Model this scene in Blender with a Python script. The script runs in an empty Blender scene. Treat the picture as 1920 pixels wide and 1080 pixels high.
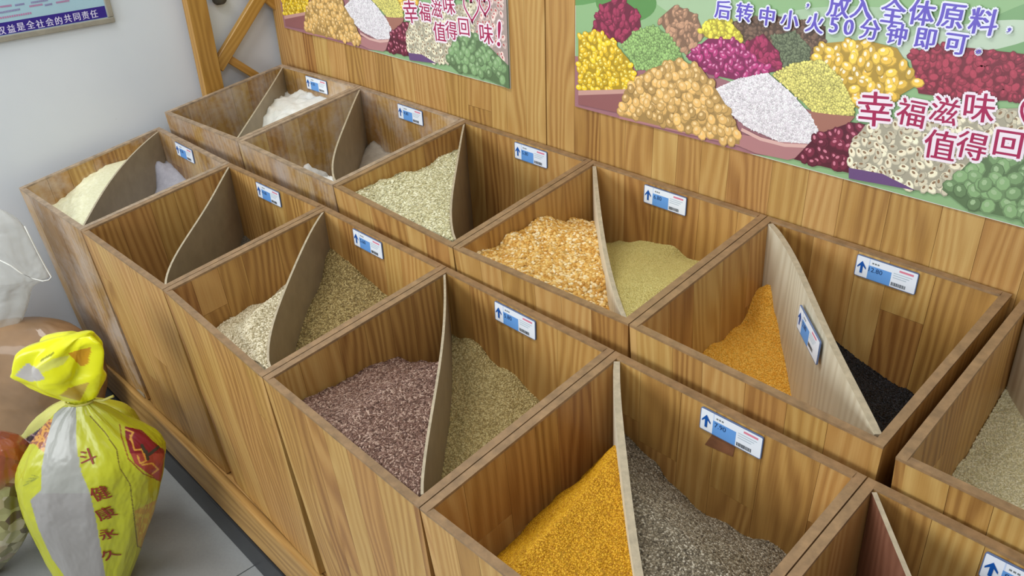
import bpy, bmesh, math, random
import numpy as np
from mathutils import Vector, Matrix

# ------------------------------------------------------------------ camera, world, lights, exposure
S = bpy.context.scene
COL = S.collection
ZO = 0.83                                   # height of the rear rims above the floor
CAMPOS = np.array([2.2489, -1.2245, 0.6274 + ZO])
YAW, PITCH, ROLL = [math.radians(a) for a in (-47.271, -29.5513, -2.1439)]
FPX = 1597.37
_d = np.array([math.sin(YAW) * math.cos(PITCH), math.cos(YAW) * math.cos(PITCH), math.sin(PITCH)])
_r = np.cross(_d, [0, 0, 1.0]); _r /= np.linalg.norm(_r)
_u = np.cross(_r, _d)
_c, _s = math.cos(ROLL), math.sin(ROLL)
CM = np.array([_c * _r + _s * _u, -_s * _r + _c * _u, _d])

cam = bpy.data.cameras.new('camera'); camo = bpy.data.objects.new('camera', cam); COL.objects.link(camo)
cam.sensor_width = 36; cam.lens = FPX / 1920 * 36; cam.clip_start = .02
camo.matrix_world = Matrix(((CM[0][0], CM[1][0], -CM[2][0], CAMPOS[0]), (CM[0][1], CM[1][1], -CM[2][1], CAMPOS[1]),
                            (CM[0][2], CM[1][2], -CM[2][2], CAMPOS[2]), (0, 0, 0, 1)))
S.camera = camo

w = bpy.data.worlds.new('world'); S.world = w; w.use_nodes = True
bg = w.node_tree.nodes['Background']; bg.inputs[0].default_value = (.86, .93, 1, 1); bg.inputs[1].default_value = .40

def area(name, loc, target, sx, sy, power, color):
    l = bpy.data.lights.new(name, 'AREA'); l.shape = 'RECTANGLE'; l.size = sx; l.size_y = sy; l.energy = power; l.color = color
    o = bpy.data.objects.new(name, l); COL.objects.link(o); o.location = loc
    o.rotation_euler = (Vector(target) - Vector(loc)).to_track_quat('-Z', 'Y').to_euler(); return o
area('shopfront_daylight', (.5, -4.0, 1.45), (.8, -.4, .6), 3.0, 1.5, 105, (.95, .98, 1))
area('wall_fill_light', (2.9, -1.6, 2.9), (0, -.5, 1.0), 1.2, .6, 14, (1, .99, .97))  # added fill lamp, no visible source, brightens the left wall
area('ceiling_light_panel', (.8, -1.35, 3.1), (.8, -.4, .7), 1.6, .3, 34, (1, .985, .95))

S.view_settings.view_transform = 'Standard'; S.view_settings.look = 'None'
S.view_settings.gamma = 1; S.view_settings.use_curve_mapping = False
S.view_settings.exposure = -0.14

# ------------------------------------------------------------------ helpers
rng = random.Random(7)
def ray(px, py): return CM.T @ np.array([(px - 960) / FPX, -(py - 540) / FPX, 1.0])
def on(px, py, ax, val):
    v = ray(px, py); return CAMPOS + v * (val - CAMPOS[ax]) / v[ax]
def onplane(px, py, P0, n):
    v = ray(px, py); return CAMPOS + v * (np.dot(n, np.array(P0) - CAMPOS) / np.dot(n, v))
def proj(P):
    v = CM @ (np.array(P) - CAMPOS); return 960 + FPX * v[0] / v[2], 540 - FPX * v[1] / v[2]
def lin(c):
    return tuple(((x / 255) / 12.92 if x / 255 <= .04045 else ((x / 255 + .055) / 1.055) ** 2.4) for x in c[:3]) + (1,)

def tag(o, label=None, cat=None, group=None, kind=None):
    if label: o['label'] = label
    if cat: o['category'] = cat
    if group: o['group'] = group
    if kind: o['kind'] = kind
    return o
def empty(name, loc, label, cat, group=None):
    o = bpy.data.objects.new(name, None); o.empty_display_size = .05; COL.objects.link(o); o.location = loc
    return tag(o, label, cat, group)
def mobj(name, verts, faces, mats, parent=None, uvs=None, mi=None, smooth=False, cols=None):
    me = bpy.data.meshes.new(name); me.from_pydata([tuple(v) for v in verts], [], faces)
    for m in (mats if isinstance(mats, (list, tuple)) else [mats]): me.materials.append(m)
    if mi is not None: me.polygons.foreach_set('material_index', mi)
    if uvs is not None:
        ul = me.uv_layers.new(name='UVMap'); ul.data.foreach_set('uv', [c for f in uvs for p in f for c in p])
    if smooth: me.polygons.foreach_set('use_smooth', [True] * len(me.polygons))
    if cols is not None:                         # one colour per vertex, linear
        a = me.color_attributes.new('Col', 'FLOAT_COLOR', 'POINT'); a.data.foreach_set('color', np.array(cols, dtype=np.float32).ravel())
    me.update()
    o = bpy.data.objects.new(name, me); COL.objects.link(o)
    if parent is not None:
        o.parent = parent; o.matrix_parent_inverse = Matrix.Translation(-parent_world(parent))
    return o
def parent_world(p):       # meshes are laid out in world coordinates, only the Empties carry an offset
    return Vector(p.location) if p.type == 'EMPTY' else Vector((0, 0, 0))
BF = [(0, 1, 2, 3), (7, 6, 5, 4), (0, 4, 5, 1), (1, 5, 6, 2), (2, 6, 7, 3), (3, 7, 4, 0)]
def box(name, a, b, mat, parent=None, bev=0, uvax=None):
    x0, y0, z0 = a; x1, y1, z1 = b
    v = [(x0, y0, z0), (x0, y1, z0), (x1, y1, z0), (x1, y0, z0), (x0, y0, z1), (x0, y1, z1), (x1, y1, z1), (x1, y0, z1)]
    if uvax is None:      # long axis = grain
        d = [x1 - x0, y1 - y0, z1 - z0]; g = d.index(max(d))
    else: g = uvax
    oth = [k for k in range(3) if k != g]
    uvs = []
    r = rng.random() * 3
    for f in BF: uvs.append([(v[i][oth[0]] + v[i][oth[1]] + r, v[i][g]) for i in f])
    o = mobj(name, v, BF, mat, parent, uvs)
    if bev:
        m = o.modifiers.new('bevel', 'BEVEL'); m.width = bev; m.segments = 2
    return o

# ------------------------------------------------------------------ materials
def newmat(name):
    m = bpy.data.materials.new(name); m.use_nodes = True; nt = m.node_tree
    return m, nt, nt.nodes['Principled BSDF']
def N(nt, t, **kw):
    n = nt.nodes.new(t)
    for k, v in kw.items():
        if isinstance(k, str) and hasattr(n, k): setattr(n, k, v)
    return n
def math_(nt, op, a, b=None):
    n = nt.nodes.new('ShaderNodeMath'); n.operation = op
    for i, x in enumerate((a, b)):
        if x is None: continue
        if isinstance(x, (int, float)): n.inputs[i].default_value = x
        else: nt.links.new(x, n.inputs[i])
    return n.outputs[0]
def ramp(nt, fac, stops):
    n = nt.nodes.new('ShaderNodeValToRGB'); nt.links.new(fac, n.inputs[0]); e = n.color_ramp.elements
    while len(e) < len(stops): e.new(.5)
    for i, (p, c) in enumerate(stops): e[i].position = p; e[i].color = lin(c)
    return n.outputs[0]
def mixc(nt, fac, a, b, mode='MIX'):
    n = nt.nodes.new('ShaderNodeMix'); n.data_type = 'RGBA'; n.blend_type = mode
    for s, x in ((0, fac), (6, a), (7, b)):
        if isinstance(x, (int, float)): n.inputs[s].default_value = x
        elif isinstance(x, tuple): n.inputs[s].default_value = x
        else: nt.links.new(x, n.inputs[s])
    return n.outputs[2]
def noise(nt, vec, scale, detail=2, rough=.5, dist=0):
    n = nt.nodes.new('ShaderNodeTexNoise'); n.inputs['Scale'].default_value = scale; n.inputs['Detail'].default_value = detail
    n.inputs['Roughness'].default_value = rough; n.inputs['Distortion'].default_value = dist
    if vec is not None: nt.links.new(vec, n.inputs['Vector'])
    return n.outputs[0]
def bump(nt, b, h, strength=.3, dist=.001):
    n = nt.nodes.new('ShaderNodeBump'); n.inputs['Strength'].default_value = strength; n.inputs['Distance'].default_value = dist
    nt.links.new(h, n.inputs['Height']); nt.links.new(n.outputs[0], b.inputs['Normal'])

def wood(name, light, mid, dark, dust=0.0, rough=.38, vari=.5, freq=1.0):
    """knotty pine stave: cathedral rings from the UV map (u across, v along the grain), tone per stave"""
    m, nt, b = newmat(name)
    uv = N(nt, 'ShaderNodeUVMap'); oi = N(nt, 'ShaderNodeObjectInfo'); rnd = oi.outputs['Random']
    sep = N(nt, 'ShaderNodeSeparateXYZ'); nt.links.new(uv.outputs[0], sep.inputs[0])
    r17 = math_(nt, 'MULTIPLY', rnd, 17.3); r9 = math_(nt, 'MULTIPLY', rnd, 91.7)
    u = math_(nt, 'ADD', sep.outputs[0], r17); v = math_(nt, 'ADD', sep.outputs[1], r9)
    cx = N(nt, 'ShaderNodeCombineXYZ'); nt.links.new(math_(nt, 'MULTIPLY', u, 9), cx.inputs[0]); nt.links.new(math_(nt, 'MULTIPLY', v, 1.5), cx.inputs[1])
    nl = noise(nt, cx.outputs[0], 1.0, 2, .5)
    # ring distance
    cen = math_(nt, 'SUBTRACT', math_(nt, 'FRACT', math_(nt, 'MULTIPLY', rnd, 7.77)), .5)
    du = math_(nt, 'SUBTRACT', math_(nt, 'WRAP' if False else 'SUBTRACT', sep.outputs[0], math_(nt, 'MULTIPLY', cen, .12)), 0.0)
    fl = math_(nt, 'ADD', du, math_(nt, 'MULTIPLY', math_(nt, 'SUBTRACT', nl, .5), .16))
    rings = math_(nt, 'SINE', math_(nt, 'MULTIPLY', fl, 330 * freq))
    cy = N(nt, 'ShaderNodeCombineXYZ'); nt.links.new(math_(nt, 'MULTIPLY', u, 420), cy.inputs[0]); nt.links.new(math_(nt, 'MULTIPLY', v, 9), cy.inputs[1])
    fine = noise(nt, cy.outputs[0], 1.0, 3, .6)
    cz = N(nt, 'ShaderNodeCombineXYZ'); nt.links.new(math_(nt, 'MULTIPLY', u, 22), cz.inputs[0]); nt.links.new(math_(nt, 'MULTIPLY', v, 2.6), cz.inputs[1])
    amp = noise(nt, cz.outputs[0], 1.0, 2, .5)
    g = math_(nt, 'MULTIPLY', math_(nt, 'MULTIPLY', rings, .18), math_(nt, 'MULTIPLY', amp, 1.7))
    g = math_(nt, 'ADD', g, math_(nt, 'MULTIPLY', math_(nt, 'SUBTRACT', fine, .5), .45))
    tone = math_(nt, 'MULTIPLY', math_(nt, 'SUBTRACT', math_(nt, 'FRACT', math_(nt, 'MULTIPLY', rnd, 13.13)), .5), vari)
    fac = math_(nt, 'ADD', math_(nt, 'ADD', math_(nt, 'ADD', g, tone), .5), math_(nt, 'MULTIPLY', math_(nt, 'SUBTRACT', nl, .5), .4))
    col = ramp(nt, fac, [(0, dark), (.5, mid), (1, light)])
    # slight hue change from stave to stave
    hs = N(nt, 'ShaderNodeHueSaturation'); nt.links.new(col, hs.inputs['Color'])
    nt.links.new(math_(nt, 'ADD', .498, math_(nt, 'MULTIPLY', math_(nt, 'FRACT', math_(nt, 'MULTIPLY', rnd, 31.7)), .010)), hs.inputs['Hue'])
    col = hs.outputs[0]
    # small dark knots
    tc = N(nt, 'ShaderNodeTexCoord')
    if dust:
        dn = noise(nt, tc.outputs['Object'], 9, 5, .65); dn2 = noise(nt, tc.outputs['Object'], 70, 3, .7)
        mk = ramp(nt, math_(nt, 'ADD', dn, math_(nt, 'MULTIPLY', math_(nt, 'SUBTRACT', dn2, .5), .25)), [(.5 - .1 * dust, (0, 0, 0)), (.68, (255, 255, 255))])
        col = mixc(nt, math_(nt, 'MULTIPLY', mk, .32 + .35 * dust), col, lin((200, 190, 182)))
    nt.links.new(col, b.inputs['Base Color'])
    rn = noise(nt, tc.outputs['Object'], 12, 3, .6)
    nt.links.new(math_(nt, 'ADD', math_(nt, 'MULTIPLY', rn, .25), rough - .1), b.inputs['Roughness'])
    bump(nt, b, fine, .12, .0006)
    return m
def plain(name, c, rough=.5, var=.06, scale=30, metal=0, spec=.5):
    m, nt, b = newmat(name)
    tc = N(nt, 'ShaderNodeTexCoord'); n = noise(nt, tc.outputs['Object'], scale, 4, .6)
    hi = tuple(min(255, x * (1 + var)) for x in c); lo = tuple(x * (1 - var) for x in c)
    nt.links.new(ramp(nt, n, [(.3, lo), (.7, hi)]), b.inputs['Base Color'])
    b.inputs['Roughness'].default_value = rough; b.inputs['Metallic'].default_value = metal; b.inputs['Specular IOR Level'].default_value = spec
    return m
def vcol(name, rough=.4, spec=.5, coat=0):
    m, nt, b = newmat(name)
    a = N(nt, 'ShaderNodeVertexColor'); a.layer_name = 'Col'; nt.links.new(a.outputs[0], b.inputs['Base Color'])
    b.inputs['Roughness'].default_value = rough; b.inputs['Specular IOR Level'].default_value = spec; b.inputs['Coat Weight'].default_value = coat
    return m

M = {}
M['wood'] = wood('varnished_pine_staves', (208, 168, 104), (182, 135, 74), (130, 82, 38), vari=.46)
M['wood_dusty'] = wood('flour_dusted_pine_staves', (200, 164, 106), (174, 132, 76), (130, 88, 46), dust=.85)
M['wood_light'] = wood('pale_pine_board', (206, 170, 108), (182, 138, 78), (140, 96, 46), vari=.15)
M['wood_plinth'] = wood('worn_pine_plinth', (202, 164, 104), (176, 134, 76), (126, 86, 42), vari=.1, freq=.7)
M['lattice'] = wood('orange_pine_batten', (205, 160, 88), (182, 134, 62), (150, 104, 44), vari=.1)
M['rim'] = plain('worn_panel_edge', (148, 118, 84), .42, .12, 60)
M['rim_dusty'] = plain('dusty_panel_edge', (164, 142, 118), .5, .16, 60)
M['hardboard'] = plain('grey_brown_hardboard', (152, 138, 114), .55, .05, 25)
M['hard_edge'] = plain('pale_cut_board_edge', (184, 170, 144), .6, .08, 90)
M['plyface'] = wood('bleached_plywood_face', (230, 222, 202), (216, 206, 182), (190, 174, 146), vari=.1, rough=.5)
M['reddish'] = wood('reddish_laminate_face', (150, 104, 82), (128, 84, 64), (98, 60, 44), vari=.1, rough=.4)
M['alu'] = plain('brushed_aluminium_frame', (168, 164, 152), .4, .05, 40, .3)
M['print'] = vcol('glossy_print', .32, .5)
M['matte_print'] = vcol('matte_print', .55, .3)
M['bagprint'] = vcol('printed_bag_film', .3, .5, .15)

# ------------------------------------------------------------------ structure: floor tiles, walls
m, nt, b = newmat('pale_grey_floor_tile')
tc = N(nt, 'ShaderNodeTexCoord'); oi = N(nt, 'ShaderNodeObjectInfo')
n1 = noise(nt, tc.outputs['Object'], 6, 5, .6); n2 = noise(nt, tc.outputs['Object'], 160, 2, .5)
nt.links.new(ramp(nt, math_(nt, 'ADD', math_(nt, 'MULTIPLY', n1, .7), math_(nt, 'MULTIPLY', n2, .3)), [(.3, (148, 150, 150)), (.7, (164, 166, 165))]), b.inputs['Base Color'])
b.inputs['Roughness'].default_value = .28
M['tile'] = m
M['grout'] = plain('dark_grout', (120, 116, 110), .8, .08, 50)
m, nt, b = newmat('white_painted_plaster')
tc = N(nt, 'ShaderNodeTexCoord'); n1 = noise(nt, tc.outputs['Object'], 2.2, 4, .6); n2 = noise(nt, tc.outputs['Object'], 60, 4, .75)
c = ramp(nt, n1, [(.3, (220, 227, 236)), (.7, (228, 234, 241))])
spots = ramp(nt, n2, [(.24, (255, 255, 255)), (.29, (0, 0, 0))])
c = mixc(nt, math_(nt, 'MULTIPLY', spots, .35), c, lin((150, 150, 150)))
nt.links.new(c, b.inputs['Base Color']); b.inputs['Roughness'].default_value = .62; bump(nt, b, n2, .06, .001)
M['plaster'] = m

fl = box('floor', (-.3, -4.2, -.06), (4.2, .2, -.006), M['grout']); tag(fl, kind='structure')
tx = [on(452, 1075, 2, 0)[0] - .6 + .6 * k for k in range(-1, 7)]
for i in range(len(tx)):
    for j in range(7):
        x0 = tx[i]; y1 = .2 - .6 * j - .02
        t = box('floor_tile', (max(x0, -.06) + .0015, y1 - .6 + .0015, -.006), (x0 + .6 - .0015, y1 - .0015, 0), M['tile'], fl, bev=.001)
wl = box('wall_left', (-.30, -4.2, -.02), (-.060, .35, 2.7), M['plaster']); tag(wl, kind='structure')
wb = box('wall_back', (-.30, .10, -.02), (4.2, .30, 2.7), M['plaster']); tag(wb, kind='structure')

# ------------------------------------------------------------------ stave panels
def stave_panel(A, B, Cc, D, inward, t, parent, name, wmat, rimmat, wmin=.042, wmax=.082, cap=.004, split=.35):
    """A,B top corners, Cc,D bottom corners (below B and A) of the outer face; thickness t along inward. A capping
    rim is the panel's own mesh, each glued stave is a child."""
    A, B, Cc, D = [np.array(p, float) for p in (A, B, Cc, D)]; nrm = np.array(inward, float)
    L = np.linalg.norm(B - A); H = np.linalg.norm(D - A)
    def P(s, h, d):
        return (A * (1 - s) + B * s) * (1 - h) + (D * (1 - s) + Cc * s) * h + nrm * d
    def hexa(nm, s0, s1, h0, h1, mat, par, over=0.0):
        q = [P(s, h, d) for d in (-over, t + over) for (s, h) in ((s0, h0), (s0, h1), (s1, h1), (s1, h0))]
        sh = [(s * L, h * H, d) for d in (0, t) for (s, h) in ((s0, h0), (s0, h1), (s1, h1), (s1, h0))]
        uvs = [[(sh[i][0] + sh[i][2], -sh[i][1]) for i in f] for f in BF]
        return mobj(nm, q, BF, mat, par, uvs)
    root = hexa(name, 0, 1, 0, cap / H, rimmat, parent, .0003)
    s = 0.0
    while s < 1 - 1e-6:
        wd = rng.uniform(wmin, wmax) / L; e = s + wd
        if 1 - e < wmin * .8 / L: e = 1.0
        g = .00025 / L
        if rng.random() < split:
            hs = rng.uniform(.15, .85); cuts = [(cap / H, hs - .0003 / H), (hs + .0003 / H, 1)]
        else: cuts = [(cap / H, 1)]
        for (h0, h1) in cuts: hexa('stave', s + (g if s else 0), e - (g if e < 1 else 0), h0, h1, wmat, root)
        s = e
    return root

# ------------------------------------------------------------------ the bins
YF1, ZF1, YB1, ZB1 = -.763, -.1514, -.3843, -.0973
YF2, ZF2 = -.3746, -.0532
TIER = {'F': (np.array([0, YF1, ZF1 + ZO]), np.cross([1, 0, 0], [0, YB1 - YF1, ZB1 - ZF1])),
        'B': (np.array([0, YF2, ZF2 + ZO]), np.cross([1, 0, 0], [0, -YF2, -ZF2]))}
def rimpt(row, p): return onplane(p[0], p[1], *TIER[row])
def rimz(row, y):
    return (ZF1 + (y - YF1) * (ZB1 - ZF1) / (YB1 - YF1) if row == 'F' else y * ZF2 / YF2) + ZO
T = .012; INS = .017

PX = {'F': [((35, 352), (298, 238)), ((151, 431), (431, 305)), ((305, 543), (612, 386)), ((492, 707), (838, 500)), ((786, 952), (1156, 655)), (None, (1628, 893))],
      'B': [((308, 210), (528, 120)), ((445, 264), (682, 158)), ((624, 347), (873, 224)), ((849, 463), (1112, 299)), ((1179, 608), (1448, 398)), ((1678, 856), (1914, 561))]}
corner = {}
for row in 'FB':
    L = []
    for f, bk in PX[row]:
        pb = rimpt(row, bk)
        pf = rimpt(row, f) if f else np.array([pb[0], YF1, rimz('F', YF1)])
        L.append([pf, pb])
    # keep rear rims of the back row off the panel, of the front row off the back row
    for pf, pb in L:
        lim = -.001 if row == 'B' else -.384
        pb[1] = min(pb[1], lim); pb[2] = rimz(row, pb[1])
    L.append([np.array([L[-1][0][0] + .4, L[-1][0][1], L[-1][0][2]]), np.array([L[-1][1][0] + .4, L[-1][1][1], L[-1][1][2]])])
    corner[row] = L
RIGHT_PX = {('B', 4): ((1658, 839), (1903, 548))}

binfo = {}
def make_bin(row, i, label, dusty=False):
    fl, bl = [p.copy() for p in corner[row][i]]; fr, br = [p.copy() for p in corner[row][i + 1]]
    if (row, i) in RIGHT_PX:
        a, b2 = RIGHT_PX[(row, i)]; fr = rimpt(row, a); br = rimpt(row, b2); br[1] = min(br[1], -.001); br[2] = rimz(row, br[1])
    g = .0012
    fl[0] += g; bl[0] += g; fr[0] -= g; br[0] -= g
    zb = (ZF1 if row == 'F' else ZF2) + ZO - .49
    ins = INS
    dfl, dfr = fl.copy(), fr.copy(); dbl, dbr = bl.copy(), br.copy()
    for p, sx, sy in ((dfl, ins, .036), (dfr, -ins, .036), (dbl, ins, -.002), (dbr, -ins, -.002)):
        p[0] += sx; p[1] += sy; p[2] = zb
    ctr = (fl + fr + bl + br) / 4
    o = empty('grain_bin', (ctr[0], ctr[1], zb), label, 'bin', 'wooden grain bins in two stepped rows')
    wm, rm = (M['wood_dusty'], M['rim_dusty']) if dusty else (M['wood'], M['rim'])
    X = np.array([T, 0, 0]); Y = np.array([0, T, 0])
    stave_panel(fl, bl, dbl, dfl, (1, 0, 0), T, o, 'side_panel', wm, rm)
    stave_panel(fr, br, dbr, dfr, (-1, 0, 0), T, o, 'side_panel', wm, rm)
    stave_panel(fl + X, fr - X, dfr - X, dfl + X, (0, 1, 0), T, o, 'front_panel', wm, rm)
    stave_panel(bl + X, br - X, dbr - X, dbl + X, (0, -1, 0), T, o, 'back_panel', wm, rm)
    box('bottom_board', (dfl[0] + T, dfl[1] + T, zb), (dfr[0] - T, dbl[1] - T, zb + .012), M['hardboard'], o)
    binfo[(row, i)] = dict(o=o, fl=fl, bl=bl, fr=fr, br=br, zb=zb, zt=(ZF1 if row == 'F' else ZF2) + ZO, x0=(fl[0] + bl[0]) / 2 + T, x1=(fr[0] + br[0]) / 2 - T,
                           y0=(fl[1] + fr[1]) / 2 + T, y1=(bl[1] + br[1]) / 2 - T)
    return o

def taper(B, x, y, z):
    """bins narrow downwards: squeeze a point laid out at rim level to the section at height z"""
    k = min(max((B['zt'] - z) / .49, 0), 1)
    cx = (B['x0'] + B['x1']) / 2; hw = (B['x1'] - B['x0']) / 2
    return cx + (x - cx) * (1 - INS * k / hw), B['y1'] + (y - B['y1']) * (1 - .036 * k / (B['y1'] - B['y0'])), z

DIV = {('B', 0): [(530, 123), (500, 173), (467, 223), (447, 257)],
       ('B', 1): [(683, 160), (663, 193), (647, 227), (633, 267), (625, 307), (620, 334)],
       ('B', 2): [(872, 230), (864, 265), (855, 307), (850, 345), (847, 390), (845, 438)],
       ('B', 3): [(1115, 307), (1120, 363), (1128, 430), (1138, 480), (1148, 527), (1160, 563), (1171, 592)],
       ('B', 4): [(1456, 405), (1498, 500), (1551, 620), (1587, 691), (1644, 814)],
       ('B', 5): None,
       ('F', 0): [(296, 241), (230, 307), (200, 347), (177, 383), (155, 422)],
       ('F', 1): [(433, 308), (390, 380), (360, 427), (327, 480), (303, 536)],
       ('F', 2): [(609, 388), (576, 445), (551, 499), (526, 561), (507, 621), (492.5, 690)],
       ('F', 3): [(835, 505), (834, 560), (832, 610), (827, 660), (813, 747), (800, 833), (784, 922)],
       ('F', 4): [(1157, 663), (1160, 769), (1171, 876), (1184, 980), (1199, 1080)],
       ('F', 5): None}
def make_divider(row, i, face, thick=.0040, drop=.002, label=None):
    B = binfo[(row, i)]
    a = np.array([B['x0'] + .003, B['y1'] - .003]); c = np.array([B['x1'] - .003, B['y0'] + .003])
    ax = c - a; L = np.linalg.norm(ax); ax /= L; nn = np.array([-ax[1], ax[0]])
    tr = DIV[(row, i)]
    if tr:
        P = [rimpt(row, p)[:2] for p in tr]
        ts = np.array([(p - a) @ ax / L for p in P]); os_ = np.array([(p - a) @ nn for p in P])
        ts = np.concatenate([[0], ts, [1]]); os_ = np.concatenate([[0], os_, [0]])
        W = np.where((ts < -.0) | (ts > 1.0), .2, 1.0); W[0] = W[-1] = 2
        k = np.polyfit(ts, os_, 4 if len(tr) > 4 else 3, w=W)
        f = lambda t: float(np.polyval(k, t)) * (1 if .0 < t < 1. else 0)
    else: f = lambda t: -.006 * math.sin(math.pi * t)
    n = 24; top = []
    for j in range(n + 1):
        t = j / n; p = a + ax * L * t + nn * f(t)
        p[0] = min(max(p[0], B['x0'] + .001), B['x1'] - .001); p[1] = min(max(p[1], B['y0'] + .001), B['y1'] - .001)
        top.append(p)
    B['div'] = top
    v, fc, uv, mi = [], [], [], []
    for j, p in enumerate(top):
        tn = (top[min(j + 1, n)] - top[max(j - 1, 0)]); tn /= np.linalg.norm(tn); nr = np.array([-tn[1], tn[0]]) * thick / 2
        zt = rimz(row, p[1]) - drop; zb = B['zb'] + .0125
        for q in (p - nr, p + nr):
            qx = min(max(q[0], B['x0']), B['x1']); qy = min(max(q[1], B['y0']), B['y1'])
            v += [taper(B, qx, qy, zt), taper(B, qx, qy, zb)]
    def quad(a_, b_, c_, d_, s, k2, m):
        fc.append((a_, b_, c_, d_)); mi.append(m)
        uv.append([(v[q][2], s) for q in (a_, b_, c_, d_)] if False else [(s0, v[q][2] * 1.0) for q, s0 in zip((a_, b_, c_, d_), (s, s, s + L / n, s + L / n))])
    for j in range(n):
        o0, o1 = 4 * j, 4 * (j + 1); s = L * j / n
        quad(o0, o0 + 1, o1 + 1, o1, s, 0, 0); quad(o0 + 2, o0 + 3, o1 + 3, o1 + 2, s, 0, 0); fc[-1] = fc[-1][::-1]; uv[-1] = uv[-1][::-1]
        quad(o0, o0 + 2, o1 + 2, o1, s, 0, 1); quad(o0 + 1, o0 + 3, o1 + 3, o1 + 1, s, 0, 0)
    fc += [(0, 1, 3, 2), (4 * n, 4 * n + 2, 4 * n + 3, 4 * n + 1)]; mi += [1, 1]; uv += [[(0, 0)] * 4] * 2
    o = mobj('divider', v, fc, [face, M['hard_edge']], B['o'], uv, mi)
    if label: o['label'] = label
    return o

labels = {('F', 0): 'front-row pine bin touching the white wall, cream flour left of its divider',
          ('F', 1): 'empty front-row pine bin between the cream flour bin and the barley bin',
          ('F', 2): 'front-row pine bin holding pale barley left and greenish brown grain right of its divider',
          ('F', 3): 'front-row pine bin holding purplish brown rice and pale tan grain',
          ('F', 4): 'front-row pine bin holding golden yellow millet and speckled grey grain',
          ('F', 5): 'nearest front-row pine bin at the lower right corner, reddish divider, no grain in view',
          ('B', 0): 'rear-row pine bin beside the lattice frame, white flour behind its divider',
          ('B', 1): 'flour-dusted rear-row pine bin, nearly empty, between white flour and rolled oats',
          ('B', 2): 'rear-row pine bin half filled with pale rolled oats, beside the cracked corn bin',
          ('B', 3): 'rear-row pine bin holding coarse cracked corn and smooth greenish millet',
          ('B', 4): 'rear-row pine bin holding orange corn grits and black rice, tagged whitish divider',
          ('B', 5): 'rear-row pine bin at the right edge filled with pale cream rice'}
for k, lb in labels.items(): make_bin(*k, lb, dusty=k in (('B', 0), ('B', 1), ('F', 0)))
for k in labels:
    if k == ('B', 4): make_divider(*k, M['plyface'], .010, label='thick whitish plywood divider')
    elif k == ('F', 4): make_divider(*k, M['plyface'], .010, label='thick whitish plywood divider')
    elif k in (('B', 3), ('B', 5)): make_divider(*k, M['plyface'], .007)
    elif k == ('F', 5): make_divider(*k, M['reddish'], .006, label='reddish brown divider with pale edge')
    else: make_divider(*k, M['hardboard'])

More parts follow.
